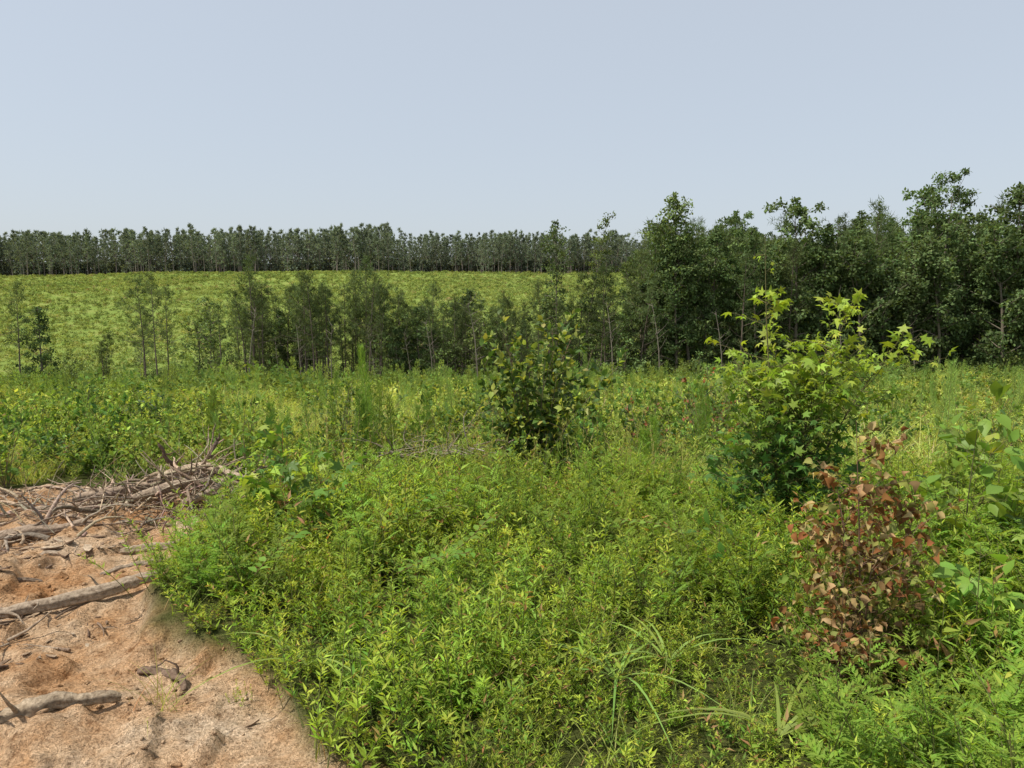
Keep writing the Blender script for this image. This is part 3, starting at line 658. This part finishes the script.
def arch_grass(seed):
    r = np.random.default_rng(seed); mb = MB(); n = 9; az = r.normal(size=n) * .6 + np.where(r.random(n) < .5, 0, math.pi)
    D = np.stack([np.cos(az), np.sin(az), .9 + az * 0], -1); Nn = np.stack([-np.cos(az) * .6, -np.sin(az) * .6, 1 + az * 0], -1)
    mb.leaves(np.zeros((n, 3)), D, Nn, .36 + .28 * r.random(n), .014, jc(r, (.16, .26, .06), n, .2), blade(7, .7)); return mb.build('tall_grass', LM)
for k, (x_, y_) in enumerate([(.45, 3.0), (.7, 3.15), (-.3, 4.0), (1.0, 2.6), (-.9, 3.1)]):
    o_ = put('tall_grass', arch_grass(850 + k), x_, y_); o_.location.z += .13
def stalks(seed):
    r = np.random.default_rng(seed); mb = MB()
    for k in range(9):
        p = path(r, [r.normal() * .12, r.normal() * .08, 0], [r.normal() * .15, r.normal() * .15, 1], .6 + .35 * r.random(), 6, .25, -.1, .03)
        mb.tube(p, np.linspace(.0022, .0009, 6), 3, (.26, .28, .09), 0, cap=False)
        n = 26; t = .7 + .3 * r.random(n); P, D = along(p, np.minimum(t, .999)); mb.leaves(P, D + rvec(r, n) * .5, rvec(r, n), .02, .004, jc(r, (.30, .27, .12), n), T_DIA)
        n = 5; P, D = along(p, .1 + .5 * r.random(n)); mb.leaves(P, D + rvec(r, n) * .6, rvec(r, n), .2, .006, jc(r, (.17, .26, .05), n), T_BLADE)
    return mb.build('tall_grass', LM)
for k, (x_, y_) in enumerate([(-.7, 6.0), (-.35, 6.3), (-1.1, 6.2), (.5, 6.2), (.9, 5.7), (-.1, 5.5), (1.2, 6.3), (-1.3, 5.8)]):
    put('tall_grass', stalks(880 + k), x_, y_)
def vine(seed, L_, col=(.10, .19, .03)):
    r = np.random.default_rng(seed); mb = MB()
    p = path(r, [0, 0, 0], [1, .1, .35], L_, 9, .2, -.5, .05); mb.tube(p, .0025, 4, (.12, .08, .04), 1)
    n = 18; P, D = along(p, np.linspace(.05, .99, n)); S = np.cross(D, [0, 0, 1]) * np.where(np.arange(n) % 2, 1, -1)[:, None]
    mb.leaves(P, S + D * .5 + A(0, 0, .1), rvec(r, n, 2.5), .07 * (.7 + .6 * r.random(n)), .035, jc(r, col, n, .25), T_OVA)
    return mb.build('trailing_vine', [M_weed, M_bark])
for k, (x_, y_, rz, l_) in enumerate([(-.85, 4.35, .4, .6), (-.6, 3.7, .2, .4), (-.8, 4.6, .8, .55), (1.1, 4.4, 2.6, .5), (-1.3, 3.6, 1.2, .4), (-.4, 3.9, .5, .4)]):
    o_ = put('trailing_vine', vine(860 + k, l_), x_, y_, rz); o_.location.z += .33

# ------------------------------------------------------------------ dead wood on the dirt
def rough_log(mb, pts, rads, r, col, stubs=3, sides=14, n=30):
    pts = np.array(pts, float); tt = np.linspace(0, 1, n)
    src = np.linspace(0, 1, len(pts)); q = np.stack([np.interp(tt, src, pts[:, k]) for k in range(3)], -1)
    wob = np.cumsum(r.normal(size=(n, 3)), 0); wob -= np.linspace(0, 1, n)[:, None] * wob[-1]; q = q + wob * .0045
    sm = np.convolve(np.pad(r.normal(size=n), 2, mode='edge'), np.ones(5) / 5, mode='valid')
    rr = np.interp(tt, np.linspace(0, 1, len(rads)), rads) * (1 + .18 * sm); rr[0] *= .7; rr[-1] *= .5
    mb.tube(q, rr, sides, col, 0, .15, r=r)
    for k in range(stubs):
        P, D = along(q, np.array([.08 + .85 * r.random()])); o_ = norm(rvec(r, 1, .4)[0] + D[0] * .6); rad = rr.mean()
        mb.tube(path(r, P[0], o_, rad * (4 + 7 * r.random()), 7, .6, 0, .15), np.linspace(rad * .45, rad * .1, 7), 6, col, 0, .15, r=r)
def log_obj(name, pts, rads, seed, col=(.30, .22, .16), stubs=3):
    r = np.random.default_rng(seed); mb = MB(); pts = np.array(pts, float); pts[:, 2] += ground_h(pts[:, 0], pts[:, 1]) - .015
    rough_log(mb, pts, rads, r, col, stubs); obj(name, mb.build(name, [M_wood]))
log_obj('fallen_branch', [[-3.05, 3.75, .02], [-2.75, 3.85, .03], [-2.4, 4.1, .04], [-2.1, 4.28, .03]], [.012, .024, .034, .026], 1, (.38, .30, .22), 7)
log_obj('fallen_branch', [[-2.95, 3.65, .02], [-2.8, 3.5, .03], [-2.7, 3.2, .02]], [.022, .02, .01], 11, (.22, .16, .11), 3)
log_obj('fallen_branch', [[-2.15, 2.66, .03], [-1.9, 2.78, .04], [-1.65, 2.95, .04]], [.022, .028, .018], 2, (.42, .33, .23), 3)
log_obj('fallen_branch', [[-4.5, 5.2, .02], [-3.8, 5.35, .04], [-3.2, 5.5, .03]], [.03, .04, .02], 3, (.30, .23, .17), 5)
log_obj('fallen_branch', [[-2.7, 4.95, .03], [-2.3, 5.05, .05], [-1.95, 5.2, .03]], [.025, .032, .02], 4, (.40, .32, .23), 3)
log_obj('fallen_branch', [[-1.75, 3.3, .03], [-1.55, 3.25, .03], [-1.45, 3.1, .03]], [.016, .018, .01], 5, (.2, .14, .1), 2)
log_obj('fallen_branch', [[-4.2, 6.3, .03], [-3.6, 6.35, .05], [-3.1, 6.1, .03]], [.03, .04, .02], 6, (.34, .27, .2), 5)
log_obj('fallen_branch', [[-3.4, 4.7, .02], [-3.1, 4.8, .03], [-2.8, 4.75, .02]], [.018, .02, .012], 7, (.38, .3, .22), 3)
log_obj('fallen_branch', [[-3.9, 4.5, .02], [-3.4, 4.35, .03], [-2.9, 4.4, .02]], [.012, .02, .012], 9, (.24, .18, .13), 4)
log_obj('fallen_branch', [[-2.6, 4.5, .02], [-2.4, 4.62, .03], [-2.15, 4.6, .02]], [.012, .018, .01], 12, (.34, .27, .2), 3)
def debris_pile(cx, cy, seed, n=46, R=.55, col=(.24, .18, .13), thick=1., hz=.22, stretch=1.3):
    r = np.random.default_rng(seed); mb = MB()
    for k in range(n):
        a = r.random() * 6.283; q = r.random() ** .6 * R; bx = cx + math.cos(a) * q * stretch; by = cy + math.sin(a) * q * .8
        b = A(bx, by, float(ground_h(bx, by)) + .02 + hz * max(0, 1 - q / R) * r.random())
        d = rvec(r, 1)[0]; d[2] = abs(d[2]) * .6; L_ = .2 + .45 * r.random(); rad = thick * (.004 + .018 * r.random() ** 2.5)
        p = path(r, b, d, L_, 7, .5, -.5, .12); mb.tube(p, np.linspace(rad, rad * .3, 7), 6, jc(r, col, 1, .4)[0], 0, .15, r=r)
        for e in range(r.integers(0, 3)):
            P, D = along(p, np.array([.3 + .6 * r.random()])); mb.tube(path(r, P[0], D[0] + rvec(r, 1)[0], L_ * .4, 5, .5, 0, .12), np.linspace(rad * .5, rad * .15, 5), 4, col, 0, r=r)
    return mb
mb = debris_pile(-2.75, 6.15, 5, 210, R=.66, col=(.36, .28, .20), hz=.36)
r = np.random.default_rng(8); g0 = float(ground_h(-2.7, 6.2))
for pts, ra, c in [([[-3.1, 6.5, .10], [-2.8, 6.42, .17], [-2.5, 6.25, .20], [-2.25, 6.1, .16]], .036, (.48, .38, .28)), ([[-3.1, 5.9, .05], [-2.7, 6.0, .14], [-2.3, 6.1, .12]], .03, (.38, .3, .22)),
                   ([[-3.0, 6.6, .02], [-2.98, 6.4, .25], [-3.06, 6.3, .42]], .02, (.2, .14, .1)), ([[-2.75, 6.6, .05], [-2.55, 6.3, .12], [-2.25, 5.9, .04]], .03, (.46, .36, .27)),
                   ([[-2.9, 6.5, .1], [-2.6, 6.4, .3], [-2.55, 6.35, .5]], .014, (.2, .15, .12)), ([[-3.6, 5.9, .03], [-3.2, 6.1, .08], [-2.8, 6.3, .1]], .03, (.34, .26, .19)),
                   ([[-2.6, 5.7, .06], [-2.4, 5.9, .12], [-2.35, 6.3, .2]], .026, (.42, .33, .24))]:
    pts = np.array(pts); pts[:, 2] += g0; rough_log(mb, pts, [ra, ra * 1.1, ra * .6], r, c, 5, 12, 22)
obj('brush_pile', mb.build('brush_pile', [M_wood]))
mb = debris_pile(-3.9, 5.9, 25, 200, R=1.15, thick=.9, hz=.03, col=(.42, .33, .24), stretch=1.6)
obj('brush_pile', mb.build('brush_pile', [M_wood]))
mb = debris_pile(-.75, 7.6, 15, 70, R=.5, col=(.40, .35, .26), thick=.45)
mb.V = [v + A(0, 0, .3) for v in mb.V]
obj('brush_pile', mb.build('dead_brush', [M_wood]))
def twig(seed):
    r = np.random.default_rng(seed); mb = MB(); mb.tube(path(r, [0, 0, .006], [1, 0, .02], .16, 6, .4, 0, .08), np.linspace(.006, .002, 6), 5, [(.24, .17, .12), (.42, .33, .24), (.15, .10, .07)][seed % 3], 0, .1, r=r)
    if seed % 2: mb.tube(path(r, [.07, 0, .006], [.6, .7, .1], .07, 4, .5, 0, .1), np.linspace(.003, .001, 4), 4, (.28, .21, .15), 0, r=r)
    return mb.build('twig', [M_wood])
def chip(seed):
    r = np.random.default_rng(seed); mb = MB(); n = 7; a = np.linspace(0, 6.283, n, endpoint=False)
    o_ = np.stack([np.cos(a) * .05 * (.6 + .5 * r.random(n)), np.sin(a) * .016 * (.6 + .6 * r.random(n)), .001 + .004 * r.random(n)], -1)
    v = np.vstack([o_, o_ + A(0, 0, .006), [[0, 0, .011]]])
    mb.add(v, np.array([[n + i, n + (i + 1) % n, 2 * n] for i in range(n)]), [(.40, .29, .19), (.26, .18, .12), (.48, .38, .27)][seed % 3])
    mb.add(v, np.array([[i, (i + 1) % n, n + (i + 1) % n, n + i] for i in range(n)]), (.24, .16, .11)); return mb.build('wood_chip', [M_wood])
ct = make_coll('twig_variant', [twig(k) for k in range(6)] + [chip(k) for k in range(6)])
x, y = pts_in(9000, -7, .8, 1.3, 7.4); k = (dirt_mask(x, y) > .3) & (fbm(x, y, 1.1, 2, 90) + .14 * sstep(y, 3.4, 5.3) > .46); x, y = x[k], y[k]
scatter('wood_litter', P3(x, y, .004), .2 + 1.7 * rng.random(len(x)) ** 3.5, rng.integers(0, 12, len(x)), ct, .1)
def clod(seed):
    import bmesh
    r = np.random.default_rng(seed); bm = bmesh.new(); bmesh.ops.create_icosphere(bm, subdivisions=2, radius=.02)
    v = np.array([q.co[:] for q in bm.verts]); f = np.array([[q.index for q in w.verts] for w in bm.faces]); bm.free()
    v = v * (1 + .16 * r.normal(size=(len(v), 1))) * A(1, .8, .5); mb = MB(); mb.add(v, f, (1, 0, 0)); return mb.build('clod', [M_ground], True)
cc = make_coll('clod_variant', [clod(k) for k in range(6)])
x, y = pts_in(14000, -7, .8, 1.3, 7.4); k = (dirt_mask(x, y) > .3) & (fbm(x, y, 2, 3, 95) > .45); x, y = x[k], y[k]
scatter('dirt_clods', P3(x, y, .0), .1 + 1.1 * rng.random(len(x)) ** 4, rng.integers(0, 6, len(x)), cc, .5)

# ------------------------------------------------------------------ light, sky, camera
el, az = math.radians(60), math.radians(-108)   # azimuth measured from the view direction, negative = left
S = Vector((math.cos(el) * math.sin(az), math.cos(el) * math.cos(az), math.sin(el)))
sl = bpy.data.lights.new('sun', 'SUN'); sl.energy = 5.0; sl.angle = math.radians(.6); sl.color = (1, .95, .85)
so = bpy.data.objects.new('sun', sl); so.rotation_euler = S.to_track_quat('Z', 'Y').to_euler(); so.location = (0, 0, 30); sc.collection.objects.link(so)
w = bpy.data.worlds.new('World'); sc.world = w; w.use_nodes = True; N = w.node_tree.nodes; L = w.node_tree.links; N.clear()
sk = N.new('ShaderNodeTexSky'); sk.sky_type = 'NISHITA'; sk.sun_disc = False; sk.sun_elevation = el; sk.sun_rotation = az
sk.air_density = 1.0; sk.dust_density = 2.5; sk.ozone_density = 1.0
mx = N.new('ShaderNodeMixRGB'); mx.inputs[0].default_value = .58; mx.inputs[2].default_value = (6.7, 7.25, 7.85, 1)
L.new(sk.outputs[0], mx.inputs[1])
bg = N.new('ShaderNodeBackground'); bg.inputs['Strength'].default_value = .117; L.new(mx.outputs[0], bg.inputs['Color'])
o = N.new('ShaderNodeOutputWorld'); L.new(bg.outputs[0], o.inputs[0])
cam = bpy.data.cameras.new('camera'); cam.lens = 26; cam.sensor_width = 36; cam.clip_end = 6000; cam.clip_start = .05
co = bpy.data.objects.new('camera', cam); co.location = (0, 0, 1.7); co.rotation_euler = (math.radians(90 - 6.48), 0, 0)
sc.collection.objects.link(co); sc.camera = co
print('done')
